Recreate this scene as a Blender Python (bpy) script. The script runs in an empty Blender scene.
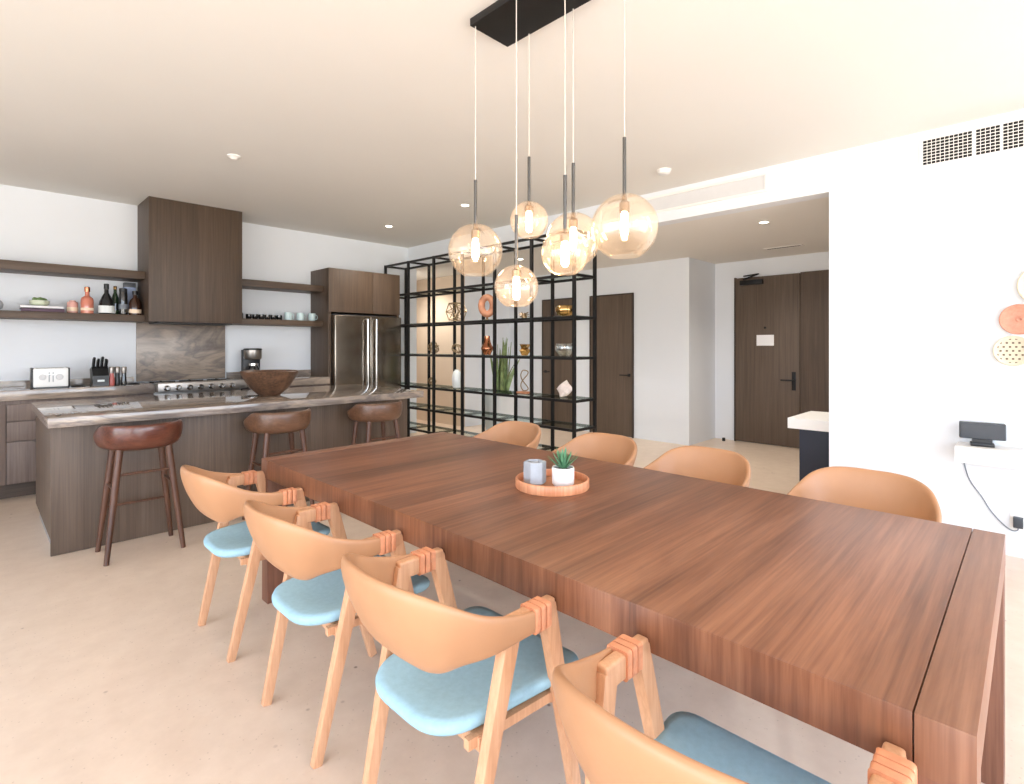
import bpy, bmesh, math, random
from mathutils import Vector, Matrix
random.seed(7)
PI = math.pi
SC = bpy.context.scene
COL = SC.collection

# ------------------------------------------------------------------ materials
def lin(c):
    c = c / 255.0
    return c / 12.92 if c <= 0.04045 else ((c + 0.055) / 1.055) ** 2.4
def rgb(r, g, b): return (lin(r), lin(g), lin(b), 1.0)

def new_mat(name):
    m = bpy.data.materials.new(name); m.use_nodes = True
    nt = m.node_tree
    return m, nt, nt.nodes['Principled BSDF']

def coords(nt, scale=(1, 1, 1), rot=(0, 0, 0)):
    tc = nt.nodes.new('ShaderNodeTexCoord'); mp = nt.nodes.new('ShaderNodeMapping')
    mp.inputs['Scale'].default_value = scale; mp.inputs['Rotation'].default_value = rot
    nt.links.new(tc.outputs['Object'], mp.inputs['Vector'])
    return mp.outputs['Vector']

def noise(nt, vec, scale, detail=4, rough=.55, dist=0):
    n = nt.nodes.new('ShaderNodeTexNoise')
    n.inputs['Scale'].default_value = scale; n.inputs['Detail'].default_value = detail
    n.inputs['Roughness'].default_value = rough; n.inputs['Distortion'].default_value = dist
    nt.links.new(vec, n.inputs['Vector'])
    return n.outputs['Fac']

def ramp(nt, fac, stops):
    r = nt.nodes.new('ShaderNodeValToRGB')
    el = r.color_ramp.elements
    while len(el) < len(stops): el.new(.5)
    for e, (p, c) in zip(el, stops): e.position = p; e.color = c
    nt.links.new(fac, r.inputs['Fac'])
    return r.outputs['Color']

def mix(nt, fac, a, b, mode='MIX'):
    n = nt.nodes.new('ShaderNodeMix'); n.data_type = 'RGBA'; n.blend_type = mode
    for s, v in ((0, fac), (6, a), (7, b)):
        if hasattr(v, 'is_output'): nt.links.new(v, n.inputs[s])
        else: n.inputs[s].default_value = v
    return n.outputs[2]

def bump(nt, bs, h, strength=.15, dist=.01):
    b = nt.nodes.new('ShaderNodeBump'); b.inputs['Strength'].default_value = strength
    b.inputs['Distance'].default_value = dist
    nt.links.new(h, b.inputs['Height']); nt.links.new(b.outputs['Normal'], bs.inputs['Normal'])

def plain(name, col, rough=.5, metal=0., var=.06, vscale=8., spec=.5, coat=0., bmp=0.):
    m, nt, bs = new_mat(name)
    v = coords(nt)
    f = noise(nt, v, vscale, 3)
    lo = tuple(c * (1 - var) for c in col[:3]) + (1,); hi = tuple(min(1, c * (1 + var)) for c in col[:3]) + (1,)
    nt.links.new(ramp(nt, f, [(.3, lo), (.7, hi)]), bs.inputs['Base Color'])
    bs.inputs['Roughness'].default_value = rough; bs.inputs['Metallic'].default_value = metal
    bs.inputs['Specular IOR Level'].default_value = spec
    bs.inputs['Coat Weight'].default_value = coat
    if bmp: bump(nt, bs, noise(nt, v, vscale * 14, 3), bmp, .004)
    return m

def wood(name, dark, mid, light, scale=(1, 1, 1), rough=.45, board=None, boardvar=.35, spec=.5, fine=1.0, coat=0):
    """grain runs along the axis with the smallest scale; board=(axis, width) gives planks of their own tone"""
    m, nt, bs = new_mat(name)
    v = coords(nt, scale)
    f = noise(nt, v, 1.0, 6, .6, .6)
    c = ramp(nt, f, [(.25, dark), (.5, mid), (.75, light)])
    v2 = coords(nt, tuple(s * (6 if s > 3 else 2) for s in scale))
    g = noise(nt, v2, 1.0, 3, .6)
    c = mix(nt, .35 * fine, c, ramp(nt, g, [(.35, dark), (.65, light)]), 'MIX')
    if board:
        ax, w = board
        tc = nt.nodes.new('ShaderNodeTexCoord'); sp = nt.nodes.new('ShaderNodeSeparateXYZ')
        nt.links.new(tc.outputs['Object'], sp.inputs[0])
        d = nt.nodes.new('ShaderNodeMath'); d.operation = 'DIVIDE'; d.inputs[1].default_value = w
        nt.links.new(sp.outputs[ax], d.inputs[0])
        fl = nt.nodes.new('ShaderNodeMath'); fl.operation = 'FLOOR'; nt.links.new(d.outputs[0], fl.inputs[0])
        wn = nt.nodes.new('ShaderNodeTexWhiteNoise'); wn.noise_dimensions = '1D'
        nt.links.new(fl.outputs[0], wn.inputs['W'])
        tone = ramp(nt, wn.outputs['Value'], [(0, (1 - boardvar,) * 3 + (1,)), (1, (1 + boardvar * .6,) * 3 + (1,))])
        c = mix(nt, 1.0, c, tone, 'MULTIPLY')
    nt.links.new(c, bs.inputs['Base Color'])
    bs.inputs['Roughness'].default_value = rough; bs.inputs['Specular IOR Level'].default_value = spec
    bs.inputs['Coat Weight'].default_value = coat
    bump(nt, bs, g, .06, .002)
    return m

def marble(name, rough=.15, scale=(1.2, 1.2, 6), coat=0.):
    m, nt, bs = new_mat(name)
    v = coords(nt, scale)
    f = noise(nt, v, .9, 6, .55, 1.1)
    c = ramp(nt, f, [(.30, rgb(76, 68, 66)), (.42, rgb(130, 117, 107)), (.5, rgb(168, 151, 135)),
                     (.57, rgb(112, 102, 98)), (.70, rgb(176, 161, 146))])
    g = noise(nt, coords(nt, tuple(q * 2.2 for q in scale)), 1.0, 5, .6, .8)
    c = mix(nt, .28, c, ramp(nt, g, [(.35, rgb(94, 86, 85)), (.65, rgb(182, 168, 152))]))
    bs.inputs['Coat Weight'].default_value = coat; bs.inputs['Coat Roughness'].default_value = .03
    nt.links.new(c, bs.inputs['Base Color'])
    bs.inputs['Roughness'].default_value = rough
    return m

def thin_glass(name, tint, edge=(.9, .9, .9, 1), base=.05, rough=.0, power=1.0, haze=None):
    """thin pane: see-through with a fresnel sheen"""
    m = bpy.data.materials.new(name); m.use_nodes = True
    nt = m.node_tree; nt.nodes.clear()
    out = nt.nodes.new('ShaderNodeOutputMaterial'); mx = nt.nodes.new('ShaderNodeMixShader')
    tr = nt.nodes.new('ShaderNodeBsdfTransparent'); gl = nt.nodes.new('ShaderNodeBsdfGlossy')
    lw = nt.nodes.new('ShaderNodeLayerWeight'); lw.inputs['Blend'].default_value = .28
    tc = nt.nodes.new('ShaderNodeTexCoord'); n = nt.nodes.new('ShaderNodeTexNoise'); n.inputs['Scale'].default_value = 3
    nt.links.new(tc.outputs['Object'], n.inputs['Vector'])
    cr = ramp(nt, n.outputs['Fac'], [(.3, tint), (.7, tuple(min(1, t * 1.03) for t in tint[:3]) + (1,))])
    nt.links.new(cr, tr.inputs['Color'])
    gl.inputs['Color'].default_value = edge; gl.inputs['Roughness'].default_value = rough
    mm = nt.nodes.new('ShaderNodeMath'); mm.operation = 'MULTIPLY_ADD'
    mm.inputs[1].default_value = .75 * power; mm.inputs[2].default_value = base
    nt.links.new(lw.outputs['Facing'], mm.inputs[0])
    nt.links.new(mm.outputs[0], mx.inputs['Fac'])
    nt.links.new(tr.outputs[0], mx.inputs[1]); nt.links.new(gl.outputs[0], mx.inputs[2])
    last = mx
    if haze:
        tl = nt.nodes.new('ShaderNodeBsdfTranslucent'); df = nt.nodes.new('ShaderNodeBsdfDiffuse')
        tl.inputs['Color'].default_value = haze[1]; df.inputs['Color'].default_value = haze[1]
        m1 = nt.nodes.new('ShaderNodeMixShader'); nt.links.new(tl.outputs[0], m1.inputs[1]); nt.links.new(df.outputs[0], m1.inputs[2])
        last = nt.nodes.new('ShaderNodeMixShader'); last.inputs['Fac'].default_value = haze[0]
        nt.links.new(mx.outputs[0], last.inputs[1]); nt.links.new(m1.outputs[0], last.inputs[2])
    nt.links.new(last.outputs[0], out.inputs['Surface'])
    return m

def emit(name, col, strength):
    m, nt, bs = new_mat(name)
    bs.inputs['Base Color'].default_value = col
    bs.inputs['Emission Color'].default_value = col
    bs.inputs['Emission Strength'].default_value = strength
    return m

def floor_mat():
    m, nt, bs = new_mat('limestone')
    v = coords(nt)
    a = noise(nt, v, .9, 6, .6); b = noise(nt, v, 7, 6, .65)
    c = mix(nt, .5, ramp(nt, a, [(.3, rgb(219, 197, 176)), (.7, rgb(233, 213, 193))]),
            ramp(nt, b, [(.3, rgb(214, 192, 171)), (.7, rgb(236, 217, 198))]))
    vo = nt.nodes.new('ShaderNodeTexVoronoi'); vo.inputs['Scale'].default_value = 9; nt.links.new(v, vo.inputs['Vector'])
    k = noise(nt, v, 2.3, 2)
    s = ramp(nt, vo.outputs['Distance'], [(.035, (1, 1, 1, 1)), (.09, (0, 0, 0, 1))])
    kk = ramp(nt, k, [(.52, (0, 0, 0, 1)), (.6, (1, 1, 1, 1))])
    sk = mix(nt, 1.0, s, kk, 'MULTIPLY')
    c = mix(nt, sk, c, rgb(150, 124, 104))
    vo2 = nt.nodes.new('ShaderNodeTexVoronoi'); vo2.inputs['Scale'].default_value = 38; nt.links.new(v, vo2.inputs['Vector'])
    s2 = ramp(nt, vo2.outputs['Distance'], [(.05, (.5, .5, .5, 1)), (.14, (0, 0, 0, 1))])
    c = mix(nt, s2, c, rgb(170, 146, 124))
    nt.links.new(c, bs.inputs['Base Color'])
    bs.inputs['Roughness'].default_value = .33; bs.inputs['Specular IOR Level'].default_value = .4
    return m

M = {}
M['floor'] = floor_mat()
M['wall'] = plain('white_plaster', rgb(231, 235, 240), .85, var=.012, vscale=1.5, spec=.2)
M['ceiling'] = plain('ceiling_paint', rgb(233, 231, 226), .9, var=.01, vscale=1, spec=.1)
M['warm_lit'] = plain('warm_lit_plaster', rgb(214, 196, 176), .85, var=.02, vscale=2, spec=.2)  # warm lamplight of the corridor put into the wall colour
KD, KM, KL = rgb(62, 47, 36), rgb(80, 63, 49), rgb(97, 79, 63)
M['kit_v'] = wood('smoked_oak_upright', KD, KM, KL, (22, 22, .9), .5)
M['kit_h'] = wood('smoked_oak_level', KD, KM, KL, (.9, 22, 22), .5)
M['kit_b'] = wood('smoked_oak_boarded', KD, KM, KL, (22, 22, .9), .5, board=(0, .29), boardvar=.16)
M['cab'] = wood('smoked_oak_pale', rgb(90, 75, 67), rgb(112, 95, 86), rgb(132, 115, 105), (18, 18, .9), .5)
M['isl'] = wood('smoked_oak_island', rgb(72, 56, 44), rgb(91, 74, 60), rgb(109, 91, 76), (18, 18, .8), .5, board=(0, .36), boardvar=.12)
M['door'] = wood('oak_door_veneer', rgb(78, 64, 53), rgb(95, 79, 66), rgb(108, 92, 78), (20, 20, .8), .55)
M['door_dk'] = plain('door_frame_dark', rgb(62, 50, 42), .55)
M['table'] = wood('table_teak', rgb(92, 53, 33), rgb(126, 78, 52), rgb(158, 107, 77), (1.1, 13, 1.6), .38, board=(1, .163), boardvar=.27)
M['table_end'] = wood('table_teak_end', rgb(104, 65, 46), rgb(134, 90, 66), rgb(158, 112, 86), (1.3, 13, 1.2), .4)
M['table_leg'] = wood('table_teak_leg', rgb(94, 58, 42), rgb(124, 80, 60), rgb(146, 100, 78), (15, 15, 1.2), .42)
M['groove'] = plain('groove_dark', rgb(84, 64, 54), .8)
M['stool_red'] = wood('stool_rosewood', rgb(60, 29, 19), rgb(90, 46, 32), rgb(118, 66, 47), (2.0, 12, 14), .28, coat=.3)
M['stool'] = wood('stool_walnut', rgb(72, 48, 34), rgb(102, 70, 50), rgb(128, 92, 68), (2.0, 12, 14), .35, coat=.1)
M['stool_leg'] = wood('stool_leg_walnut', rgb(62, 38, 27), rgb(88, 56, 40), rgb(110, 74, 54), (20, 20, 2), .4)
M['leather'] = plain('tan_leather', rgb(180, 132, 95), .42, var=.05, vscale=5, bmp=.08)
M['strap'] = plain('orange_leather_strap', rgb(216, 146, 108), .5, var=.12, vscale=40)
M['ash'] = wood('chair_ash', rgb(190, 138, 100), rgb(208, 156, 118), rgb(222, 174, 136), (24, 24, 2.5), .45)
M['blue'] = plain('blue_fabric', rgb(158, 193, 207), .9, var=.05, vscale=60, spec=.15, bmp=.25)
M['steel'] = plain('brushed_steel', rgb(168, 162, 156), .38, 1.0, var=.04, vscale=4)
M['knob'] = plain('knob_steel', rgb(150, 148, 146), .2, 1.0)
M['fridge'] = plain('fridge_steel', rgb(152, 142, 130), .2, 1.0, var=.05, vscale=3)
M['chrome'] = plain('polished_chrome', rgb(222, 222, 222), .1, 1.0, var=.01)
M['black'] = plain('matt_black_metal', rgb(26, 25, 26), .45, .3, var=.1)
M['blackp'] = plain('black_plastic', rgb(22, 22, 24), .35, var=.1)
M['darkgrey'] = plain('dark_grey_plastic', rgb(62, 66, 72), .4)
M['rod'] = plain('pewter_rod', rgb(96, 94, 92), .35, .8)
M['cordm'] = plain('white_cord', rgb(206, 198, 188), .6)
M['copper'] = plain('copper', rgb(200, 130, 96), .18, 1.0, var=.05)
M['gold'] = plain('brushed_gold', rgb(206, 168, 108), .22, 1.0, var=.08)
M['goldwire'] = plain('gold_wire', rgb(150, 126, 96), .35, .7)
M['white'] = plain('white_ceramic', rgb(238, 238, 236), .3, var=.015)
M['whitem'] = plain('white_lacquer', rgb(240, 238, 235), .55, var=.01)
M['stone'] = marble('veined_stone', .08, (1.1, 1.6, 6), .25)
M['slab'] = marble('veined_slab', .25, (1.25, 1.25, 3.6))
M['concrete'] = plain('grey_concrete', rgb(168, 172, 178), .8, var=.09, vscale=18)
M['tray'] = wood('tray_wood', rgb(184, 112, 74), rgb(208, 138, 98), rgb(226, 166, 126), (16, 16, 2), .4)
M['trayin'] = wood('tray_inside', rgb(150, 98, 68), rgb(176, 120, 86), rgb(196, 142, 106), (3, 18, 18), .4)
M['leaf'] = plain('succulent_leaf', rgb(92, 142, 106), .5, var=.25, vscale=25)
M['leaf2'] = plain('snake_leaf', rgb(134, 150, 98), .45, var=.38, vscale=14)
M['soil'] = plain('soil', rgb(70, 54, 44), .95, var=.3, vscale=60)
M['bowlw'] = wood('bowl_burl', rgb(54, 38, 29), rgb(84, 61, 47), rgb(134, 96, 70), (7, 7, 9), .4)
M['globe'] = thin_glass('amber_glass', (.985, .955, .915, 1), (1, .97, .93, 1), .02, power=.55, haze=(.03, (.95, .78, .66, 1)))
M['shelfglass'] = thin_glass('shelf_glass', (.90, .94, .92, 1), (.8, .88, .86, 1), .015, power=.35)
M['pane'] = thin_glass('window_glass', (.97, .98, .98, 1), (1, 1, 1, 1), .03)
M['clear'] = thin_glass('clear_glass', (.90, .92, .92, 1), (1, 1, 1, 1), .08)
M['bulb'] = emit('bulb_glow', (1.0, .77, .54, 1), 20)
M['downlight'] = emit('downlight_glow', (1.0, .93, .82, 1), 7)
M['socket'] = plain('bronze_socket', rgb(150, 128, 108), .3, .9)
M['navy'] = plain('navy_panel', rgb(34, 40, 54), .5)
M['screen'] = plain('screen_glass', rgb(44, 48, 54), .15)
M['cable'] = plain('grey_cable', rgb(120, 128, 138), .6)
M['grille_dark'] = plain('duct_dark', rgb(26, 26, 30), .9)
M['grille_pale'] = plain('pale_grille', rgb(216, 216, 217), .8, var=.02)
M['ringwood'] = plain('ring_wood', rgb(186, 128, 98), .6, var=.15, vscale=20)
M['dot'] = plain('dot_brown', rgb(112, 94, 78), .8)
M['coral'] = plain('coral_weave', rgb(202, 144, 122), .8, var=.12, vscale=50)
M['cream'] = plain('cream_weave', rgb(216, 205, 182), .8, var=.05, vscale=50)
M['paper'] = plain('paper_white', rgb(244, 244, 246), .7, var=.01)
M['rose'] = plain('rose_glass', rgb(206, 126, 104), .12, var=.08, coat=.5)
M['pink'] = plain('pale_pink_glass', rgb(224, 170, 158), .15, var=.06, coat=.5)
M['bottle_dk'] = plain('dark_bottle_glass', rgb(26, 28, 30), .1, coat=.6)
M['bottle_gr'] = plain('green_bottle_glass', rgb(38, 58, 40), .1, coat=.6)
M['amber'] = plain('amber_bottle_glass', rgb(58, 32, 20), .1, coat=.6)
M['bluecarton'] = plain('blue_grey_carton', rgb(142, 156, 186), .5)
M['label'] = plain('bottle_label', rgb(226, 232, 232), .6)
M['labelw'] = plain('cream_label', rgb(240, 216, 190), .6)
M['moss'] = plain('moss_green', rgb(112, 140, 92), .9, var=.3, vscale=60)
M['celadon'] = plain('celadon_ceramic', rgb(196, 204, 180), .4)
M['mugblue'] = plain('pale_blue_ceramic', rgb(196, 216, 218), .3)
M['mill_red'] = plain('mill_red', rgb(186, 98, 92), .35)
M['purple'] = plain('book_cover_plum', rgb(92, 70, 88), .6)
M['crystal'] = plain('white_crystal', rgb(236, 220, 212), .35, var=.1, vscale=30)
M['plinth'] = plain('plinth_steel', rgb(176, 182, 190), .35, .6)

# ------------------------------------------------------------------ mesh helpers
class MB:
    def __init__(s): s.bm = bmesh.new()
    def box(s, x0, x1, y0, y1, z0, z1, bev=0, seg=2):
        t = bmesh.new()
        bmesh.ops.create_cube(t, size=1)
        bmesh.ops.scale(t, vec=(abs(x1 - x0), abs(y1 - y0), abs(z1 - z0)), verts=t.verts)
        if bev: bmesh.ops.bevel(t, geom=t.edges[:], offset=bev, segments=seg, profile=.6, affect='EDGES')
        bmesh.ops.translate(t, vec=((x0 + x1) / 2, (y0 + y1) / 2, (z0 + z1) / 2), verts=t.verts)
        s.add(t); return s
    def add(s, t):
        me = bpy.data.meshes.new('tmp'); t.to_mesh(me); t.free(); s.bm.from_mesh(me); bpy.data.meshes.remove(me)
    def beam(s, a, b, wa, ha, wb=None, hb=None, up=(0, 0, 1), bev=0):
        """tapered rectangular bar from a to b; w across, h along 'up'"""
        a, b = Vector(a), Vector(b); d = (b - a).normalized(); up = Vector(up)
        sx = d.cross(up).normalized(); sy = sx.cross(d).normalized()
        wb = wa if wb is None else wb; hb = ha if hb is None else hb
        t = bmesh.new(); vs = []
        for p, w, h in ((a, wa, ha), (b, wb, hb)):
            for u, v in ((-1, -1), (1, -1), (1, 1), (-1, 1)):
                vs.append(t.verts.new(p + sx * u * w / 2 + sy * v * h / 2))
        for f in ((3, 2, 1, 0), (4, 5, 6, 7), (0, 1, 5, 4), (1, 2, 6, 5), (2, 3, 7, 6), (3, 0, 4, 7)):
            t.faces.new([vs[i] for i in f])
        if bev: bmesh.ops.bevel(t, geom=t.edges[:], offset=bev, segments=2, profile=.6, affect='EDGES')
        s.add(t); return s
    def tube(s, pts, r, n=10, closed=False, radii=None):
        pts = [Vector(p) for p in pts]; N = len(pts); rings = []
        prev = None
        for i, p in enumerate(pts):
            if closed: d = pts[(i + 1) % N] - pts[i - 1]
            else: d = pts[min(i + 1, N - 1)] - pts[max(i - 1, 0)]
            d.normalize()
            if prev is None:
                ref = Vector((0, 0, 1)) if abs(d.z) < .9 else Vector((1, 0, 0))
                u = d.cross(ref).normalized()
            else:
                u = (prev - d * prev.dot(d)).normalized()
            prev = u; v = d.cross(u)
            rr = radii[i] if radii else r
            rings.append([s.bm.verts.new(p + (u * math.cos(2 * PI * k / n) + v * math.sin(2 * PI * k / n)) * rr) for k in range(n)])
        for i in range(N if closed else N - 1):
            A, B = rings[i], rings[(i + 1) % N]
            for k in range(n): s.bm.faces.new((A[k], A[(k + 1) % n], B[(k + 1) % n], B[k]))
        if not closed:
            s.bm.faces.new(rings[0][::-1]); s.bm.faces.new(rings[-1])
        return s
    def lathe(s, prof, n=32, c=(0, 0, 0), closed=False):
        """profile [(r,z)...] turned about z at c; r=0 ends close to a point"""
        rings = []
        for r, z in prof:
            if r < 1e-6: rings.append([s.bm.verts.new((c[0], c[1], c[2] + z))])
            else: rings.append([s.bm.verts.new((c[0] + r * math.cos(2 * PI * k / n), c[1] + r * math.sin(2 * PI * k / n), c[2] + z)) for k in range(n)])
        L = len(rings)
        for i in range(L if closed else L - 1):
            A, B = rings[i], rings[(i + 1) % L]
            for k in range(n):
                k2 = (k + 1) % n
                if len(A) == 1 and len(B) == 1: continue
                if len(A) == 1: s.bm.faces.new((A[0], B[k2], B[k]))
                elif len(B) == 1: s.bm.faces.new((A[k], A[k2], B[0]))
                else: s.bm.faces.new((A[k], A[k2], B[k2], B[k]))
        return s
    def loft(s, rings, cap=True):
        R = [[s.bm.verts.new(p) for p in r] for r in rings]; n = len(R[0])
        for A, B in zip(R, R[1:]):
            for k in range(n): s.bm.faces.new((A[k], A[(k + 1) % n], B[(k + 1) % n], B[k]))
        if cap: s.bm.faces.new(R[0][::-1]); s.bm.faces.new(R[-1])
        return s
    def prism(s, poly, z0, z1, bev=0):
        t = bmesh.new()
        a = [t.verts.new((x, y, z0)) for x, y in poly]; b = [t.verts.new((x, y, z1)) for x, y in poly]
        n = len(poly); t.faces.new(a[::-1]); t.faces.new(b)
        for k in range(n): t.faces.new((a[k], a[(k + 1) % n], b[(k + 1) % n], b[k]))
        if bev: bmesh.ops.bevel(t, geom=t.edges[:], offset=bev, segments=2, profile=.6, affect='EDGES')
        s.add(t); return s
    def xf(s, mat): bmesh.ops.transform(s.bm, matrix=mat, verts=s.bm.verts); return s
    def build(s, name, mat, parent=None, subsurf=0, angle=40, loc=None, mats=None):
        bmesh.ops.recalc_face_normals(s.bm, faces=s.bm.faces)
        me = bpy.data.meshes.new(name); s.bm.to_mesh(me); s.bm.free()
        for p in me.polygons: p.use_smooth = True
        me.set_sharp_from_angle(angle=math.radians(angle))
        me.materials.append(mat)
        o = bpy.data.objects.new(name, me); COL.objects.link(o)
        if subsurf:
            md = o.modifiers.new('sub', 'SUBSURF'); md.levels = subsurf; md.render_levels = subsurf
        if parent: o.parent = parent
        if loc: o.location = loc
        return o

def tag(o, label, cat, group=None):
    o['label'] = label; o['category'] = cat
    if group: o['group'] = group
    return o
def thing(name, label, cat, loc=(0, 0, 0), rz=0, group=None):
    o = bpy.data.objects.new(name, None); COL.objects.link(o)
    o.empty_display_size = .1
    o.location = loc; o.rotation_euler = (0, 0, rz)
    return tag(o, label, cat, group)
def struct(o): o['kind'] = 'structure'; return o
def dup(root, loc, rz, label, group=None):
    def cp(o, par):
        c = o.copy(); COL.objects.link(c)
        if par: c.parent = par
        for ch in o.children: cp(ch, c)
        return c
    r = cp(root, None)
    r.location = loc; r.rotation_euler = (0, 0, rz); r['label'] = label
    if group: r['group'] = group
    return r
def catmull(pts, n):
    P = [Vector(p) for p in pts]; P = [P[0] * 2 - P[1]] + P + [P[-1] * 2 - P[-2]]; out = []
    for i in range(1, len(P) - 2):
        for k in range(n):
            t = k / n
            out.append(.5 * ((2 * P[i]) + (P[i + 1] - P[i - 1]) * t + (2 * P[i - 1] - 5 * P[i] + 4 * P[i + 1] - P[i + 2]) * t * t
                             + (3 * P[i] - P[i - 1] - 3 * P[i + 1] + P[i + 2]) * t ** 3))
    out.append(P[-2]); return out
def rpoly(corners, r, n=6):
    """rounded polygon"""
    out = []; N = len(corners)
    for i in range(N):
        p = Vector(corners[i]); a = Vector(corners[i - 1]) - p; b = Vector(corners[(i + 1) % N]) - p
        rr = r[i] if isinstance(r, (list, tuple)) else r
        pa = p + a.normalized() * rr; pb = p + b.normalized() * rr
        for k in range(n + 1):
            t = k / n
            q = pa * (1 - t) ** 2 + p * 2 * t * (1 - t) + pb * t ** 2
            out.append((q.x, q.y))
    return out

# ------------------------------------------------------------------ the room
H, HH = 2.92, 2.61           # room and hall ceiling heights
XR, YK = 4.78, 7.0           # right wall plane, kitchen wall plane
XL, YR = -3.8, -3.4          # window walls behind the photographer
struct(MB().box(XL - .2, 9.2, YR - .2, 9.6, -.12, 0).build('floor', M['floor']))
struct(MB().box(XL - .2, XR + .2, YR - .2, YK + .2, H, H + .12).build('ceiling', M['ceiling']))
struct(MB().box(XR + .16, 9.2, YR - .2, 9.6, HH, HH + .12).build('ceiling', M['ceiling']))
# right wall with the bulkhead over the opening to the hall
w = MB().box(XR, XR + .16, YR, 1.154, 0, H)
w.box(XR, XR + .16, 1.154, YK + .1, HH, H)
struct(w.build('wall_right', M['wall']))
struct(MB().box(XL, 4.95, YK, YK + .12, 0, H).build('wall_kitchen', M['wall']))
struct(MB().box(5.85, 5.87, 6.9, 9.4, 0, HH).build('wall_corridor', M['warm_lit']))
struct(MB().box(5.87, 6.95, 6.9, 9.4, 0, HH).build('wall_corridor_face', M['wall']))
struct(MB().box(4.83, 5.85, 9.3, 9.4, 0, HH).build('wall_corridor_end', M['warm_lit']))
struct(MB().box(4.83, 4.95, YK + .12, 9.3, 0, HH).build('wall_corridor_side', M['wall']))
struct(MB().box(6.95, 9.2, 3.39, 6.9, 0, HH).build('wall_hall', M['wall']))
struct(MB().box(7.8, 7.95, -1.2, 3.39, 0, HH).build('wall_entry', M['wall']))
struct(MB().box(XR + .16, 7.8, -1.3, -1.2, 0, HH).build('wall_hall_end', M['wall']))

# window walls (behind the camera) with framed panes
def window_wall(name, axis, at, lo, hi, spans, z0, z1, th=.16):
    b = MB()
    def bx(a, c, za, zb):
        if axis == 'x': b.box(at - th, at, a, c, za, zb)
        else: b.box(a, c, at - th, at, za, zb)
    cur = lo
    for a, c in spans:
        bx(cur, a, 0, H); bx(a, c, z1, H)
        if z0 > .01: bx(a, c, 0, z0)
        cur = c
    bx(cur, hi, 0, H)
    struct(b.build(name, M['wall']))
WN = [0]
def window(axis, at, a, c, z0, z1):
    WN[0] += 1
    f = MB(); d = .05; y0, y1 = at - .11, at - .05
    def bx(p, q, za, zb, e=0):
        if axis == 'x': f.box(y0 + e, y1 - e, p, q, za, zb)
        else: f.box(p, q, y0 + e, y1 - e, za, zb)
    n = max(2, round((c - a) / 1.1))
    bx(a, c, z0, z0 + d); bx(a, c, z1 - d, z1)
    for i in range(n + 1):
        p = a + (c - a) * i / n
        bx(max(a, p - d / 2), min(c, p + d / 2), z0, z1)
    o = struct(f.build('window_%d' % WN[0], M['black']))
    g = MB()
    if axis == 'x': g.box(at - .083, at - .077, a, c, z0, z1)
    else: g.box(a, c, at - .083, at - .077, z0, z1)
    g.build('pane', M['pane'], o)
window_wall('wall_left', 'x', XL, YR, YK, [(-2.9, 3.6)], .05, 2.7)
window('x', XL, -2.9, 3.6, .05, 2.7)
window_wall('wall_rear', 'y', YR, XL, XR + .16, [(-3.2, 4.2)], .05, 2.75)
window('y', YR, -3.2, 4.2, .05, 2.75)

# doors in the hall
def handle_lever(parent, x, y, z, s):
    b = MB().box(x - .012, x, y - .022, y + .022, z - .022, z + .022, .004)
    b.tube([(x - .01, y, z), (x - .055, y, z), (x - .06, y + s * .02, z), (x - .06, y + s * .13, z)], .009, 10)
    b.build('door_handle', M['black'], parent)
def hall_door(n, y0, y1, h, hy, s):
    d = struct(MB().box(6.925, 6.949, y0 + .02, y1 - .02, .008, h - .02, .003).build('door_%d' % n, M['door']))
    MB().box(6.92, 6.95, y0, y0 + .02, 0, h).box(6.92, 6.95, y1 - .02, y1, 0, h).box(6.92, 6.95, y0, y1, h - .02, h).build('door_frame', M['door_dk'], d)
    handle_lever(d, 6.925, hy, .94, s)
hall_door(1, 5.385, 6.075, 2.18, 5.99, -1)
hall_door(2, 4.263, 5.062, 2.18, 4.33, 1)
d3 = struct(MB().box(7.755, 7.798, 2.22, 3.07, .008, 2.36, .004).build('door_3', M['door']))
MB().box(7.75, 7.80, 3.07, 3.09, 0, 2.37).build('door_frame', M['door_dk'], d3)
b = MB().box(7.743, 7.756, 2.265, 2.315, .78, 1.03, .004)
b.tube([(7.745, 2.29, .915), (7.70, 2.29, .915), (7.695, 2.31, .915), (7.695, 2.44, .915)], .011, 10)
b.build('door_handle', M['black'], d3)
b = MB().box(7.69, 7.756, 2.68, 2.99, 2.25, 2.315, .006)
b.beam((7.72, 2.94, 2.33), (7.66, 2.72, 2.385), .03, .014); b.beam((7.66, 2.72, 2.385), (7.78, 2.96, 2.385), .03, .014)
b.build('door_closer', M['black'], d3)
MB().box(7.751, 7.757, 2.545, 2.775, 1.385, 1.535).build('notice_card', M['paper'], d3)
b = MB().lathe([(0, 0), (.016, 0), (.016, .012), (0, .012)], 16).xf(Matrix.Translation((7.757, 2.66, 1.635)) @ Matrix.Rotation(-PI / 2, 4, 'Y'))
b.build('peephole', M['black'], d3)
p = MB()
p.box(7.765, 7.80, 1.2, 2.215, 0, 2.37)
struct(p.build('wall_panel', M['kit_v']))
tag(MB().lathe([(0, 0), (.022, 0), (.022, .04), (.018, .046), (0, .046)], 16).build('door_stop', M['black'], loc=(7.65, 3.2, 0)),
    'small black door stop on the hall floor by the white wall', 'door stop')

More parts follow.
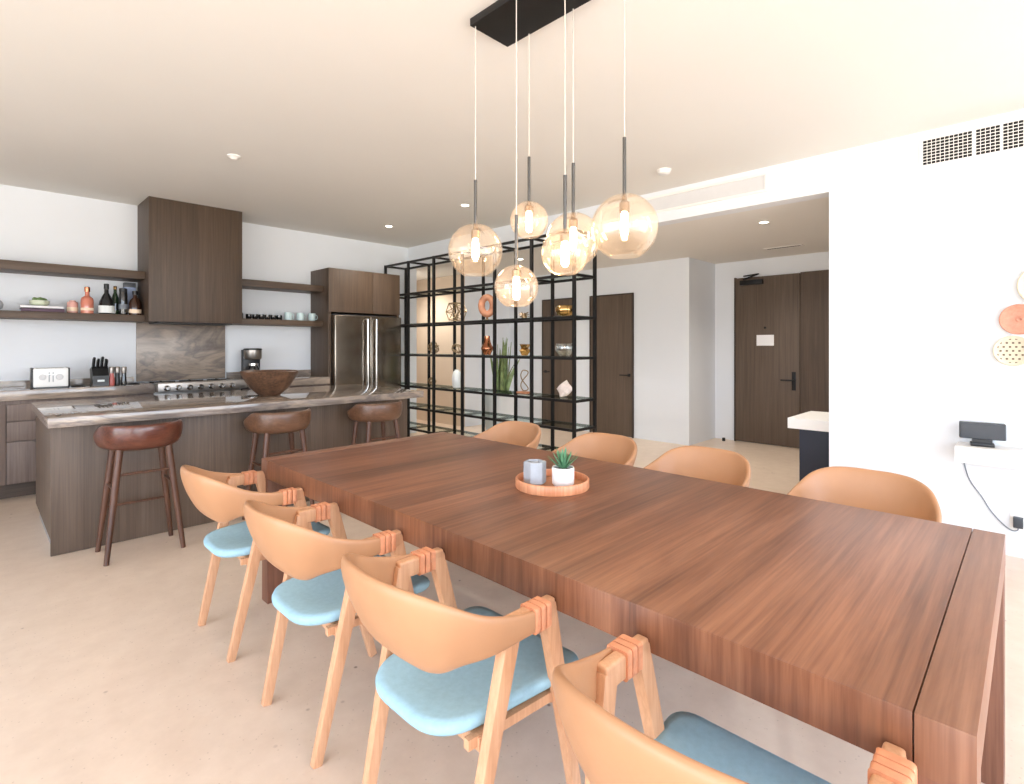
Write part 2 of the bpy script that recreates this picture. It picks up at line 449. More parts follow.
# ------------------------------------------------------------------ ceiling fittings
def downlight(x, y, z, label):
    t = thing('ceiling_light', label, 'ceiling light', (x, y, z), 0, 'recessed ceiling downlights')
    MB().lathe([(.04, -.001), (.052, -.001), (.055, -.006), (.043, -.008), (.038, -.004)], 28, closed=True).build('trim_ring', M['whitem'], t)
    MB().lathe([(0, -.003), (.04, -.003), (.04, 0), (0, 0)], 24).build('diffuser', M['downlight'], t)
downlight(3.735, 5.885, H, 'lit round downlight in the ceiling in front of the fridge')
downlight(3.761, 4.416, H, 'lit round downlight in the ceiling beside the leftmost glass pendant')
downlight(5.494, 1.896, HH, 'lit round downlight in the lower hall ceiling before the entry door')
downlight(5.413, 5.162, HH, 'lit round downlight in the hall ceiling seen through the shelf frame')
tag(MB().lathe([(0, 0), (.05, 0), (.05, -.008), (.034, -.014), (.02, -.03), (0, -.032)], 24).build('ceiling_sensor', M['whitem'], loc=(1.478, 4.613, H)),
    'small white sensor disc on the ceiling above the kitchen island', 'sensor')
t = thing('smoke_detector', 'round white smoke detector on the ceiling beside the bulkhead grille', 'smoke detector', (4.233, 2.296, H))
MB().lathe([(0, 0), (.062, 0), (.062, -.012), (0, -.012)], 28).build('base', M['whitem'], t)
MB().lathe([(0, -.012), (.055, -.012), (.052, -.03), (.035, -.04), (0, -.042)], 28).build('cover', M['white'], t)
# long white diffuser on the bulkhead
t = thing('air_diffuser', 'long white framed air diffuser on the bulkhead above the hall opening', 'air diffuser', (XR, 2.5, 2.79))
fr = MB(); y0, y1, z0, z1 = 1.617 - 2.5, 3.35 - 2.5, -.083, .083
fr.box(-.02, 0, y0, y1, z1 - .02, z1).box(-.02, 0, y0, y1, z0, z0 + .02).box(-.02, 0, y0, y0 + .02, z0 + .02, z1 - .02).box(-.02, 0, y1 - .02, y1, z0 + .02, z1 - .02)
fr.build('frame', M['whitem'], t)
MB().box(-.003, 0, y0 + .02, y1 - .02, z0 + .02, z1 - .02).build('panel', M['grille_pale'], t)
# grille on the right wall
t = thing('wall_vent', 'white wall vent with dark square mesh grilles high on the right wall', 'vent', (XR, 0, 2.76))
MB().box(-.012, 0, -.62, .575, -.105, .105, .003).build('frame', M['whitem'], t)
for a, c in ((.29, .558), (.15, .272), (-.06, .137), (-.33, -.075), (-.6, -.345)):
    g = MB().box(-.0135, -.011, a, c, -.088, .088).build('grille', M['grille_dark'], t)
    s = MB(); n = max(5, round((c - a) / .0235))
    for i in range(n + 1):
        y = a + (c - a) * i / n; s.box(-.017, -.0125, y - .0017, y + .0017, -.088, .088)
    for i in range(9):
        z = -.088 + .176 * i / 8; s.box(-.016, -.0125, a, c, z - .0022, z + .0022)
    s.build('mesh', M['whitem'], g)
# slot diffuser in the hall ceiling
t = thing('slot_diffuser', 'thin dark slot diffuser in the hall ceiling near the entry door', 'air diffuser', (7.05, 2.2, HH))
MB().box(-.06, .06, -.22, .22, -.006, 0).build('frame', M['whitem'], t)
MB().box(-.012, .012, -.19, .19, -.008, -.005).build('slot', M['grille_dark'], t)

# ------------------------------------------------------------------ dining table
t = thing('dining_table', 'long thick teak dining table with square corner legs', 'table', (1.72, 1.526, 0))
HX, HY, TT = .623, 1.465, .77
MB().box(-HX, HX, -HY + .0815, HY - .0815, TT - .1, TT, .0015).build('tabletop', M['table'], t)
for s in (-1, 1):
    y0, y1 = sorted((s * (HY - .079), s * HY))
    MB().box(-HX, HX, y0, y1, TT - .1, TT, .0015).build('breadboard_end', M['table_end'], t)
    MB().box(-HX + .01, HX - .01, s * (HY - .0805) - .004, s * (HY - .0805) + .004, TT - .095, TT - .008).build('groove', M['groove'], t)
    for sx in (-1, 1):
        x0, x1 = sorted((sx * (HX - .002), sx * (HX - .11)))
        ya, yb = sorted((s * (HY - .001), s * (HY - .079)))
        MB().box(x0, x1, ya, yb, 0, TT - .1, .003).build('leg', M['table_leg'], t)
MB().box(-.045, .045, -HY + .09, HY - .09, .56, .67).build('underframe', M['table_leg'], t)

# ------------------------------------------------------------------ dining chairs
def make_chair(loc, rz, label, group):
    t = thing('dining_chair', label, 'chair', loc, rz, group)
    # seat cushion
    out = rpoly([(-.225, -.175), (.275, -.245), (.275, .245), (-.225, .175)], [.12, .09, .09, .12], 8)
    rings = []
    for k, z in ((.80, .424), (.965, .424), (1.0, .434), (1.005, .446), (.985, .457), (.9, .459), (.6, .453), (.25, .449)):
        rings.append([((x - .03) * k + .03, y * k, z + .016 * max(0, abs(y) / .24) ** 2 * k) for x, y in out])
    MB().loft(rings).build('seat', M['blue'], t, angle=80)
    # seat frame
    f = MB()
    for s in (-1, 1): f.beam((-.15, s * .185, .412), (.20, s * .215, .412), .02, .026)
    f.beam((-.10, -.205, .405), (-.10, .205, .405), .05, .036, bev=.006); f.beam((.155, -.215, .405), (.155, .215, .405), .045, .034, bev=.006)
    f.build('seat_frame', M['ash'], t)
    for s in (-1, 1):
        MB().beam((-.20, s * .212, 0), (-.047, s * .240, .69), .028, .032, .032, .050, up=(1, 0, 0), bev=.004).build('leg', M['ash'], t)
        MB().beam((.262, s * .212, 0), (.082, s * .240, .69), .028, .032, .032, .050, up=(1, 0, 0), bev=.004).build('leg', M['ash'], t)
        a = MB().box(-.066, .104, s * .240 - .016, s * .240 + .016, .654, .708, .008, 3).build('arm_bar', M['ash'], t)
        for x in (.014, .0355, .057):
            q = MB(); 
            rr = rpoly([(s * .240 - .021, .649), (s * .240 + s * .034, .649), (s * .240 + s * .034, .714), (s * .240 - s * .021, .714)] if s > 0 else
                       [(-.240 - .034, .649), (-.240 + .021, .649), (-.240 + .021, .714), (-.240 - .034, .714)], .008, 3)
            q.loft([[(x - .009, y, z) for y, z in rr], [(x - .0075, y * 1.004, z) for y, z in rr], [(x + .0075, y * 1.004, z) for y, z in rr], [(x + .009, y, z) for y, z in rr]])
            q.build('strap', M['strap'], a)
    # leather back shell
    half = [(-.316, 0), (-.310, .085), (-.286, .158), (-.234, .217), (-.150, .250), (-.05, .263), (.020, .265), (.052, .264)]
    top = [.824, .824, .817, .792, .748, .718, .708, .706]
    bot = [.594, .591, .584, .592, .624, .648, .655, .658]
    thk = [.036, .036, .035, .034, .030, .022, .014, .012]
    P = [(x, -y, 0) for x, y in half[::-1]] + [(x, y, 0) for x, y in half[1:]]
    S = lambda a: a[::-1] + a[1:]
    path = catmull(P, 4)
    dat = catmull([(a, b_, c) for a, b_, c in zip(S(top), S(bot), S(thk))], 4)
    rings = []; N = len(path); m = 16
    for i, (p, q) in enumerate(zip(path, dat)):
        d = (path[min(i + 1, N - 1)] - path[max(i - 1, 0)]).normalized()
        nrm = Vector((d.y, -d.x, 0))
        if nrm.x * (p.x) + nrm.y * p.y < 0: nrm = -nrm
        zt, zb, th = q
        ring = []
        hgt = zt - zb
        for k in range(m):
            an = 2 * PI * k / m
            cu, su = math.cos(an), math.sin(an)
            u = math.copysign(abs(cu) ** .7, cu) * th / 2
            v = math.copysign(abs(su) ** .55, su)
            z = (zt + zb) / 2 + v * hgt / 2
            tilt = (v * .5 - .5) * .38 * hgt * (1 if hgt > .06 else 0) * min(1, (hgt - .05) / .1)
            bul = (1 - v * v) * .10 * max(0, hgt - .06)
            ring.append(p + nrm * (u + tilt + bul) + Vector((0, 0, z)))
        rings.append(ring)
    MB().loft(rings).build('backrest', M['leather'], t, subsurf=1, angle=180)
    return t
GL, GR = 'dining chairs along the island side of the table', 'dining chairs along the hall side of the table'
ch = make_chair((.988, 2.715, 0), 0, 'tan leather dining chair with blue seat, in the near row, closest to the bar stools', GL)
dup(ch, (.988, 1.89, 0), 0, 'tan leather dining chair with blue seat, in the near row, second from the bar stools', GL)
dup(ch, (.988, 1.165, 0), 0, 'tan leather dining chair with blue seat, in the near row, third from the bar stools', GL)
dup(ch, (.988, .405, 0), 0, 'tan leather dining chair in the near row, cut off by the bottom picture edge', GL)
dup(ch, (2.52, 2.655, 0), PI, 'tan leather chair back behind the far end of the table, below the snake plant', GR)
dup(ch, (2.52, 1.895, 0), PI, 'tan leather chair back behind the table, just beyond the little potted succulent', GR)
dup(ch, (2.52, 1.245, 0), PI, 'tan leather chair back behind the table, below the white wall corner', GR)
dup(ch, (2.52, .517, 0), PI, 'tan leather chair back behind the table, beside the navy counter base', GR)

# ------------------------------------------------------------------ bar stools
def make_stool(loc, label, mat_seat):
    t = thing('bar_stool', label, 'bar stool', loc, 0, 'wooden bar stools at the island')
    n = 56
    def rimf(th):   # th=0 at the back (-y)
        a = abs(th)
        if a < 1.25: return 1.0
        if a > 2.0: return 0.0
        u = (2.0 - a) / .75
        return u * u * (3 - 2 * u)
    prof = [(.03, .698, 0), (.17, .698, 0), (.215, .708, 0), (.244, .742, .05), (.252, .785, .25), (.250, .790, .75), (.245, .792, 1), (.228, .792, 1.03), (.222, .788, .9), (.213, .778, .3), (.19, .772, 0), (.03, .768, 0)]
    rings = []
    for r, z, k in prof:
        ring = []
        for i in range(n):
            th = 2 * PI * i / n; w_ = rimf((th + PI) % (2 * PI) - PI)
            rr = r * (.965 + .085 * (1 - w_))
            ring.append((rr * math.sin(th) * .99, -rr * math.cos(th) * .96, z + k * .078 * w_ ))
        rings.append(ring)
    MB().loft(rings).build('seat', mat_seat, t, subsurf=1, angle=180)
    L = {}
    for sx in (-1, 1):
        for sy in (-1, 1):
            a = Vector((sx * .212, sy * .162, 0)); b_ = Vector((sx * .135, sy * .11, .715)); L[sx, sy] = (a, b_)
            MB().tube([a, a.lerp(b_, .5), b_], .016, 12, radii=[.015, .020, .022]).build('leg', M['stool_leg'], t)
    def at(k, z): a, b_ = L[k]; return a.lerp(b_, z / .725)
    for k1, k2, z in (((-1, -1), (1, -1), .555), ((-1, 1), (1, 1), .30), ((-1, -1), (-1, 1), .46), ((1, -1), (1, 1), .46), ((-1, -1), (1, -1), .27)):
        if z == .27: continue
        MB().tube([at(k1, z), at(k2, z)], .0095, 10).build('stretcher', M['stool_leg'], t)
    return t
make_stool((.795, 4.31, 0), 'reddish brown wooden bar stool at the open left end of the island', M['stool_red'])
make_stool((1.72, 4.31, 0), 'walnut bar stool under the island edge below the wooden bowl, middle of three', M['stool'])
make_stool((2.60, 4.31, 0), 'walnut bar stool under the island edge in front of the fridge', M['stool'])

# ------------------------------------------------------------------ kitchen island
t = thing('island_cabinet', 'smoked oak kitchen island body with panelled front', 'kitchen island', (0, 0, 0))
MB().box(.352, 3.12, 4.575, 4.60, .002, .855, .002).build('front_panel', M['isl'], t)
MB().box(.352, .377, 4.60, 5.76, .105, .855, .002).build('end_panel', M['isl'], t)
MB().box(3.095, 3.12, 4.60, 5.76, .002, .855, .002).build('end_panel', M['isl'], t)
MB().box(.377, 3.095, 4.60, 5.75, .10, .85).build('carcass', M['isl'], t)
MB().box(.372, 3.09, 4.60, 5.70, .002, .10).build('plinth', M['plinth'], t)
for i in range(4):
    x0 = .38 + i * .679
    d = MB().box(x0 + .003, x0 + .676, 5.75, 5.77, .11, .85, .002).build('door', M['isl'], t)
tag(MB().box(.327, 3.23, 4.44, 5.83, .856, .92, .004).build('island_countertop', M['stone']),
    'glossy veined stone countertop on the kitchen island', 'countertop')

# ------------------------------------------------------------------ wooden bowl on the island
tag(MB().lathe([(0, .0), (.085, .0), (.10, .012), (.165, .075), (.225, .165), (.252, .225), (.246, .230), (.235, .222), (.205, .16), (.14, .075), (.07, .035), (0, .03)], 40)
    .build('wooden_bowl', M['bowlw'], loc=(1.93, 5.06, .92)), 'large dark burl wood bowl on the island countertop', 'bowl')

# ------------------------------------------------------------------ base cabinets along the kitchen wall
CT, YF = .985, 6.45
def base_unit(x0, x1, kind, label):
    t = thing('base_cabinet', label, 'base cabinet', ((x0 + x1) / 2, 6.72, 0), 0, 'base cabinets under the kitchen worktop')
    a = (x1 - x0) / 2
    MB().box(-a, a, -.25, .27, .155, .89).build('body', M['cab'], t)
    MB().box(-a, a, -.10, -.08, .0, .155).build('plinth', M['kit_h'], t)
    if kind == 'drawers':
        for z0, z1 in ((.155, .53), (.536, .708), (.714, .862)):
            MB().box(-a + .003, a - .003, -.27, -.25, z0, z1 - .004, .002).build('drawer_front', M['cab'], t)
    else:
        MB().box(-a + .003, a - .003, -.27, -.25, .155, .86, .002).build('door', M['cab'], t)
base_unit(-.40, .2, 'door', 'smoked oak base cabinet door at the far left picture edge')
base_unit(.2, .8, 'drawers', 'smoked oak three-drawer base cabinet seen left of the island')
base_unit(.8, 1.30, 'door', 'smoked oak base cabinet hidden behind the island, left of the range')
base_unit(2.16, 3.2, 'door', 'smoked oak base cabinet between the range and the fridge tower')
wt = tag(MB().box(-.42, 1.305, 6.43, 6.995, .895, CT, .003).build('worktop', M['stone']),
    'veined stone worktop carrying the toaster and knife block', 'worktop')
MB().box(-.42, 1.22, 6.975, 6.995, CT, CT + .06).build('upstand', M['stone'], wt)
wt = tag(MB().box(2.155, 3.205, 6.43, 6.995, .895, CT, .003).build('worktop', M['stone']),
    'short veined stone worktop under the coffee maker', 'worktop')
MB().box(2.155, 3.205, 6.975, 6.995, CT, CT + .075).build('upstand', M['stone'], wt)
tag(MB().box(1.245, 2.135, 6.972, 6.999, .99, 1.634, .001).build('splashback', M['slab']),
    'tall grey veined stone splashback slab behind the range', 'splashback')

# range
t = thing('range_cooker', 'stainless steel range with a row of front knobs', 'range', (1.73, 6.68, 0))
MB().box(-.42, .42, -.20, .28, .10, .96, .003).build('body', M['steel'], t)
MB().box(-.425, .425, -.38, -.20, .905, 1.0, .006).build('control_panel', M['steel'], t)
MB().box(-.41, .41, -.22, -.20, .2, .88, .004).build('oven_door', M['steel'], t)
MB().tube([(-.36, -.22, .83), (-.36, -.27, .83), (.36, -.27, .83), (.36, -.22, .83)], .011, 10).build('oven_handle', M['chrome'], t)
MB().box(-.42, .42, -.22, .28, .96, .975).build('hob', M['black'], t)
g = MB()
for x in (-.28, 0, .28):
    for y in (-.1, .12):
        g.box(x - .12, x + .12, y - .006, y + .006, .975, .995).box(x - .006, x + .006, y - .1, y + .1, .975, .995)
g.build('pan_support', M['black'], t)
for i in range(4): MB().box(-.40 + (i % 2) * .76, -.36 + (i % 2) * .76, -.17 + (i // 2) * .4, -.13 + (i // 2) * .4, 0, .10).build('foot', M['black'], t)
for i in range(7):
    k = MB().lathe([(0, 0), (.03, 0), (.03, .008), (.024, .012), (.021, .04), (.017, .046), (0, .046)], 20)
    k.xf(Matrix.Translation((-.347 + i * .103, -.38, .948)) @ Matrix.Rotation(PI / 2, 4, 'X'))
    k.build('knob', M['knob'], t)

# hood cabinet
t = thing('hood_cabinet', 'tall boxy smoked oak range hood cabinet reaching the ceiling', 'range hood', (1.71, 6.73, 0))
MB().box(-.452, .448, -.27, .265, 1.636, H - .001, .002).build('casing', M['kit_b'], t)
MB().box(-.36, .36, -.2, .2, 1.62, 1.64).build('extractor', M['black'], t)

# floating shelves
GS = 'floating oak shelves on the kitchen wall'
def shelf(x0, x1, z0, z1, label):
    tag(MB().box(x0, x1, 6.62, 6.998, z0, z1, .002).build('floating_shelf', M['kit_h']), label, 'shelf', GS)
shelf(-.6, 1.256, 2.078, 2.16, 'upper floating oak shelf left of the hood, empty')
shelf(-.6, 1.256, 1.636, 1.702, 'lower floating oak shelf left of the hood carrying the bottles')
shelf(2.16, 3.208, 2.09, 2.17, 'upper floating oak shelf between hood and fridge tower, empty')
shelf(2.16, 3.208, 1.636, 1.705, 'lower floating oak shelf between hood and fridge tower carrying the mugs')

# fridge tower and fridge
t = thing('fridge_cabinet', 'tall smoked oak cabinet tower built around the fridge', 'cabinet', (3.75, 6.75, 0))
MB().box(-.54, -.495, -.26, .245, 0, 2.394, .002).build('side_panel', M['kit_v'], t)
MB().box(.50, .535, -.26, .245, 0, 2.394, .002).build('side_panel', M['kit_v'], t)
MB().box(-.495, .50, -.24, .245, 1.83, 2.394).build('carcass', M['kit_v'], t)
MB().box(-.54, .1, -.28, -.24, 1.825, 2.394, .002).build('door', M['kit_v'], t)
MB().box(.104, .535, -.28, -.24, 1.825, 2.394, .002).build('door', M['kit_v'], t)
t = thing('fridge', 'tall stainless steel french door fridge with two bar handles', 'fridge', (3.765, 6.7, 0))
MB().box(-.485, .48, -.2, .25, .02, 1.80, .004).build('body', M['darkgrey'], t)
for x0, x1 in ((-.505, .003), (.009, .50)):
    MB().box(x0, x1, -.30, -.2, .62, 1.785, .012, 3).build('door', M['fridge'], t)
MB().box(-.505, .50, -.30, -.2, .06, .61, .012, 3).build('freezer_drawer', M['fridge'], t)
for x in (-.06, .07):
    MB().tube([(x, -.30, 1.74), (x, -.35, 1.74), (x, -.35, .70), (x, -.30, .70)], .014, 12).build('handle', M['chrome'], t)
MB().tube([(-.35, -.30, .55), (-.35, -.35, .55), (.36, -.35, .55), (.36, -.30, .55)], .013, 12).build('handle', M['chrome'], t)

# ------------------------------------------------------------------ things on the left lower shelf (top z = 1.702)
ZS = 1.7025
tag(MB().lathe([(0, 0), (.03, 0), (.055, .025), (.062, .06), (.05, .09), (.04, .095), (.035, .085), (0, .03)], 24).build('ceramic_pot', M['concrete'], loc=(.13, 6.74, ZS)),
    'small round grey pot at the left end of the lower shelf', 'pot')
def book(x, y, z, w, d, h, cover, label):
    t = thing('book', label, 'book', (x, y, z), 0, 'books lying on the lower shelf')
    MB().box(-w / 2, w / 2, -d / 2, d / 2, 0, .005, .001).box(-w / 2, w / 2, -d / 2, d / 2, h - .005, h, .001).box(-w / 2, w / 2, -d / 2, -d / 2 + .005, 0, h, .001).build('cover', cover, t)
    MB().box(-w / 2 + .006, w / 2 - .006, -d / 2 + .005, d / 2 - .006, .005, h - .005).build('pages', M['paper'], t)
book(.46, 6.78, ZS, .31, .22, .034, M['purple'], 'plum-covered book lying under another book on the lower shelf')
book(.455, 6.78, ZS + .0345, .31, .21, .026, M['paper'], 'white-covered book on top of the plum book, under the mossy bowl')
t = thing('succulent_bowl', 'little pale bowl of green moss on the white book', 'planter', (.44, 6.77, ZS + .061))
MB().lathe([(0, 0), (.05, 0), (.072, .02), (.075, .05), (.068, .052), (.062, .04), (0, .038)], 28).build('bowl', M['celadon'], t)
b = MB(); random.seed(3)
for i in range(16):
    a = random.uniform(0, 2 * PI); r = random.uniform(0, .045)
    b.lathe([(0, -.012), (.016, -.008), (.022, .004), (.014, .018), (0, .022)], 10, (r * math.cos(a), r * math.sin(a), .05 + random.uniform(0, .012)))
b.build('moss', M['moss'], t)

def bottle(x, y, prof, mat, capr, caph, capmat, label, labelspec=None, square=False):
    t = thing('bottle', label, 'bottle', (x, y, ZS), 0, 'bottles on the lower kitchen shelf')
    n = 4 if False else 28
    MB().lathe([(0, 0)] + prof + [(0, prof[-1][1])], n).build('body', mat, t)
    zt = prof[-1][1]
    MB().lathe([(0, zt - .004), (capr, zt - .004), (capr, zt + caph - .004), (capr * .8, zt + caph), (0, zt + caph)], 20).build('cap', capmat, t)
    if labelspec:
        r, z0, z1, m = labelspec
        MB().lathe([(r, z0), (r + .0012, z0), (r + .0012, z1), (r, z1)], 28, closed=True).build('label', m, t)
bottle(.685, 6.78, [(.042, 0), (.044, .01), (.044, .10), (.04, .112), (.03, .118)], M['pink'], .026, .012, M['pink'], 'short pale pink bottle on the lower shelf, nearest the books', (.044, .02, .06, M['labelw']))
bottle(.79, 6.70, [(.05, 0), (.052, .01), (.052, .13), (.046, .155), (.02, .175), (.017, .22)], M['rose'], .024, .045, M['copper'], 'rose-orange bottle with round copper stopper on the lower shelf', (.052, .03, .055, M['labelw']))
bottle(.945, 6.71, [(.064, 0), (.068, .02), (.068, .07), (.058, .13), (.036, .185), (.02, .215), (.018, .26)], M['bottle_dk'], .022, .05, M['blackp'], 'wide dark bottle with a large white round label on the lower shelf', (.068, .012, .085, M['label']))
bottle(1.03, 6.80, [(.031, 0), (.033, .01), (.033, .17), (.02, .215), (.014, .23), (.014, .27)], M['bottle_gr'], .016, .03, M['gold'], 'slim dark green bottle on the lower shelf, half behind a black one', (.0332, .05, .12, M['bottle_dk']))
bottle(1.085, 6.72, [(.036, 0), (.038, .01), (.038, .20), (.034, .235), (.034, .245)], M['bottle_dk'], .035, .03, M['blackp'], 'straight black bottle with a pale printed band on the lower shelf', (.038, .06, .11, M['cable']))
bottle(1.185, 6.71, [(.052, 0), (.054, .01), (.054, .12), (.046, .155), (.02, .185), (.017, .215)], M['amber'], .024, .04, M['blackp'], 'amber bottle with black cap and cream label, beside the hood', (.054, .02, .06, M['labelw']))
t = thing('carton', 'tall blue-grey bottle carton behind the amber bottle on the shelf', 'carton', (1.165, 6.88, ZS))
MB().box(-.05, .05, -.04, .04, 0, .35, .003).build('box', M['bluecarton'], t)
MB().box(-.0505, .0505, -.0405, .0405, .30, .351, .003).build('lid', M['darkgrey'], t)

# mugs and cups on the right lower shelf
def cup(name, x, y, r, h, mat, label, cat, group, handle=0):
    t = thing(name, label, cat, (x, y, 1.7055), 0, group)
    MB().lathe([(0, 0), (r * .8, 0), (r, h * .25), (r, h), (r - .004, h), (r - .005, h * .3), (0, .006)], 24).build('body', mat, t)
    if handle:
        MB().tube([(r - .003, 0, h * .8), (r + .022, 0, h * .78), (r + .03, 0, h * .5), (r + .02, 0, h * .25), (r - .003, 0, h * .22)], .005, 8).build('handle', mat, t)
G1 = 'dark cups on the right kitchen shelf'
for i in range(6):
    cup('cup', 2.325 + i * .073, 6.74, .034, .06, M['bottle_dk'],
        ['small black cup on the shelf, closest to the hood', 'small black cup second from the hood', 'small black cup third from the hood',
         'small black cup fourth from the hood', 'small black cup fifth from the hood, two before the pale mugs', 'small black cup right beside the pale blue mugs'][i], 'cup', G1)
G2 = 'pale mugs on the right kitchen shelf'
for i, x in enumerate((2.80, 2.955, 3.11)):
    cup('mug', x, 6.74, .045, .10, M['mugblue'], ['pale blue mug next to the black cups', 'pale blue mug in the middle of the three mugs', 'pale blue mug with handle showing, beside the fridge tower'][i], 'mug', G2, 1)
tag(MB().lathe([(0, 0), (.022, 0), (.024, .01), (.024, .06), (.01, .085), (.009, .11), (.013, .112), (.013, .125), (0, .125)], 16).build('small_jar', M['darkgrey'], loc=(2.245, 6.76, 1.7055)),
    'tiny dark jar against the hood at the left end of the mug shelf', 'jar')

# ------------------------------------------------------------------ things on the worktops (top z = CT)
Z = CT + .0005
t = thing('toaster', 'white-fronted toaster with black sides on the left worktop', 'toaster', (.505, 6.62, Z))
MB().box(-.125, .125, -.10, .10, .012, .188, .012, 3).build('front_shell', M['white'], t)
for s in (-1, 1): MB().box(s * .125 - .012, s * .125 + .012, -.095, .105, .004, .19, .01, 3).build('side_panel', M['blackp'], t)
MB().box(-.12, .12, -.095, .095, 0, .014).build('base', M['blackp'], t)
for x in (-.06, .06):
    k = MB().lathe([(0, 0), (.027, 0), (.024, .01), (0, .011)], 24).xf(Matrix.Translation((x, -.10, .105)) @ Matrix.Rotation(PI / 2, 4, 'X')); k.build('dial', M['grille_pale'], t)
for x in (-.014, .014):
    MB().box(x - .0025, x + .0025, -.103, -.099, .06, .15).build('lever_slot', M['cable'], t)
    MB().box(x - .008, x + .008, -.115, -.101, .12, .13, .002).build('lever', M['chrome'], t)
for y in (-.04, .03): MB().box(-.10, .10, y - .012, y + .012, .186, .1885).build('bread_slot', M['grille_dark'], t)
def dish(x, y, label):
    tag(MB().lathe([(0, 0), (.045, 0), (.06, .012), (.056, .014), (.04, .006), (0, .005)], 24).build('spoon_rest', M['blackp'], loc=(x, y, Z)), label, 'spoon rest', 'black spoon rests on the worktop')
dish(.71, 6.63, 'flat black spoon rest between toaster and knife block')
dish(1.16, 6.63, 'flat black spoon rest between the mills and the range')
t = thing('knife_block', 'black knife block full of black-handled knives on the left worktop', 'knife block', (.885, 6.66, Z))
MB().loft([[(-.065, -.07, 0), (.065, -.07, 0), (.065, .10, 0), (-.065, .10, 0)], [(-.065, -.07, .10), (.065, -.07, .10), (.065, .10, .10), (-.065, .10, .10)], [(-.065, .0, .19), (.065, .0, .19), (.065, .13, .16), (-.065, .13, .16)]]).build('block', M['blackp'], t, angle=20)
MB().box(-.028, .028, -.0715, -.069, .04, .06).build('label_plate', M['label'], t)
random.seed(5)
for i in range(8):
    x = -.05 + (i % 4) * .033; y = .01 + (i // 4) * .05; h = [.115, .10, .12, .09, .10, .085, .11, .095][i]
    MB().beam((x, y, .165), (x + .003, y - .05, .165 + h), .018, .026, .02, .03, up=(0, 1, 0), bev=.005).build('knife', M['blackp'], t)
def mill(x, y, mat, label):
    t = thing('pepper_mill', label, 'pepper mill', (x, y, Z), 0, 'pepper mills on the worktop')
    MB().lathe([(0, 0), (.024, 0), (.026, .006), (.024, .05), (.019, .09), (.019, .12), (0, .12)], 24).build('body', mat, t)
    MB().lathe([(0, .12), (.02, .12), (.024, .15), (.024, .178), (.02, .184), (0, .186)], 24).build('grinder_head', M['steel'], t)
mill(.975, 6.62, M['mill_red'], 'red mill with steel head beside the knife block')
mill(1.025, 6.64, M['blackp'], 'black mill with steel head, between the red mill and another black one')
mill(1.075, 6.62, M['bottle_dk'], 'black mill with steel head, closest to the range')
t = thing('coffee_maker', 'black and steel coffee maker on the right worktop', 'coffee maker', (2.37, 6.74, Z))
MB().box(-.105, .105, -.10, .10, 0, .03, .006).build('base', M['blackp'], t)
MB().box(-.10, .10, .03, .10, .03, .35, .008).build('column', M['blackp'], t)
MB().lathe([(0, .235), (.09, .235), (.1, .25), (.1, .345), (0, .345)], 32, (0, -.005, 0)).build('steel_head', M['steel'], t)
MB().lathe([(0, .345), (.103, .345), (.103, .358), (.09, .366), (0, .366)], 32, (0, -.005, 0)).build('lid', M['blackp'], t)
MB().lathe([(0, .032), (.06, .032), (.075, .06), (.07, .13), (.05, .165), (.05, .175), (0, .175)], 28, (0, -.02, 0)).build('carafe', M['bottle_dk'], t)
MB().tube([(.0, -.085, .15), (0, -.125, .15), (0, -.125, .07), (0, -.09, .06)], .008, 8).build('carafe_handle', M['blackp'], t)
MB().lathe([(.052, .16), (.055, .16), (.055, .185), (.052, .185)], 28, (0, -.02, 0), closed=True).build('carafe_band', M['chrome'], t)

# ------------------------------------------------------------------ shelf frame room divider
XA, XB = 4.34, 4.70
YS = [3.367 + i * (6.93 - 3.367) / 6 for i in range(7)]
ZL = [2.59 - .016, 2.12, 1.68, 1.25, .805, .505, .205]
t = thing('shelf_unit', 'tall open black metal grid shelf dividing the room from the hall', 'shelf', (4.52, 5.15, 0))
ox, oy = 4.52, 5.15; q = .0155
for y in YS:
    for x in (XA, XB):
        MB().box(x - ox - q, x - ox + q, y - oy - q, y - oy + q, 0, 2.59).build('post', M['black'], t)
for z in ZL:
    for x in (XA, XB):
        MB().box(x - ox - .012, x - ox + .012, YS[0] - oy, YS[-1] - oy, z - .014, z + .014).build('rail', M['black'], t)
    for y in YS:
        MB().box(XA - ox, XB - ox, y - oy - .012, y - oy + .012, z - .0135, z + .0135).build('cross_rail', M['black'], t)
    if z < 2.2:
        MB().box(XA - ox + .014, XB - ox - .014, YS[0] - oy, YS[-1] - oy, z + .0142, z + .0202).build('glass_shelf', M['shelfglass'], t)

XS = 4.52
def sz(i): return ZL[i] + .0207
def wire_ball(x, y, z, r, label, rings=6, th=.004):
    t = MB(); random.seed(int(y * 100))
    for i in range(rings):
        n1 = Vector((random.uniform(-1, 1), random.uniform(-1, 1), random.uniform(-1, 1))).normalized()
        u = n1.orthogonal().normalized(); v = n1.cross(u)
        t.tube([(u * math.cos(a) + v * math.sin(a)) * (r - th) + Vector((0, 0, r)) for a in [2 * PI * k / 28 for k in range(28)]], th, 6, closed=True)
    return tag(t.build('wire_sculpture', M['goldwire'], loc=(x, y, z)), label, 'ornament', 'gold wire ornaments on the shelf unit')
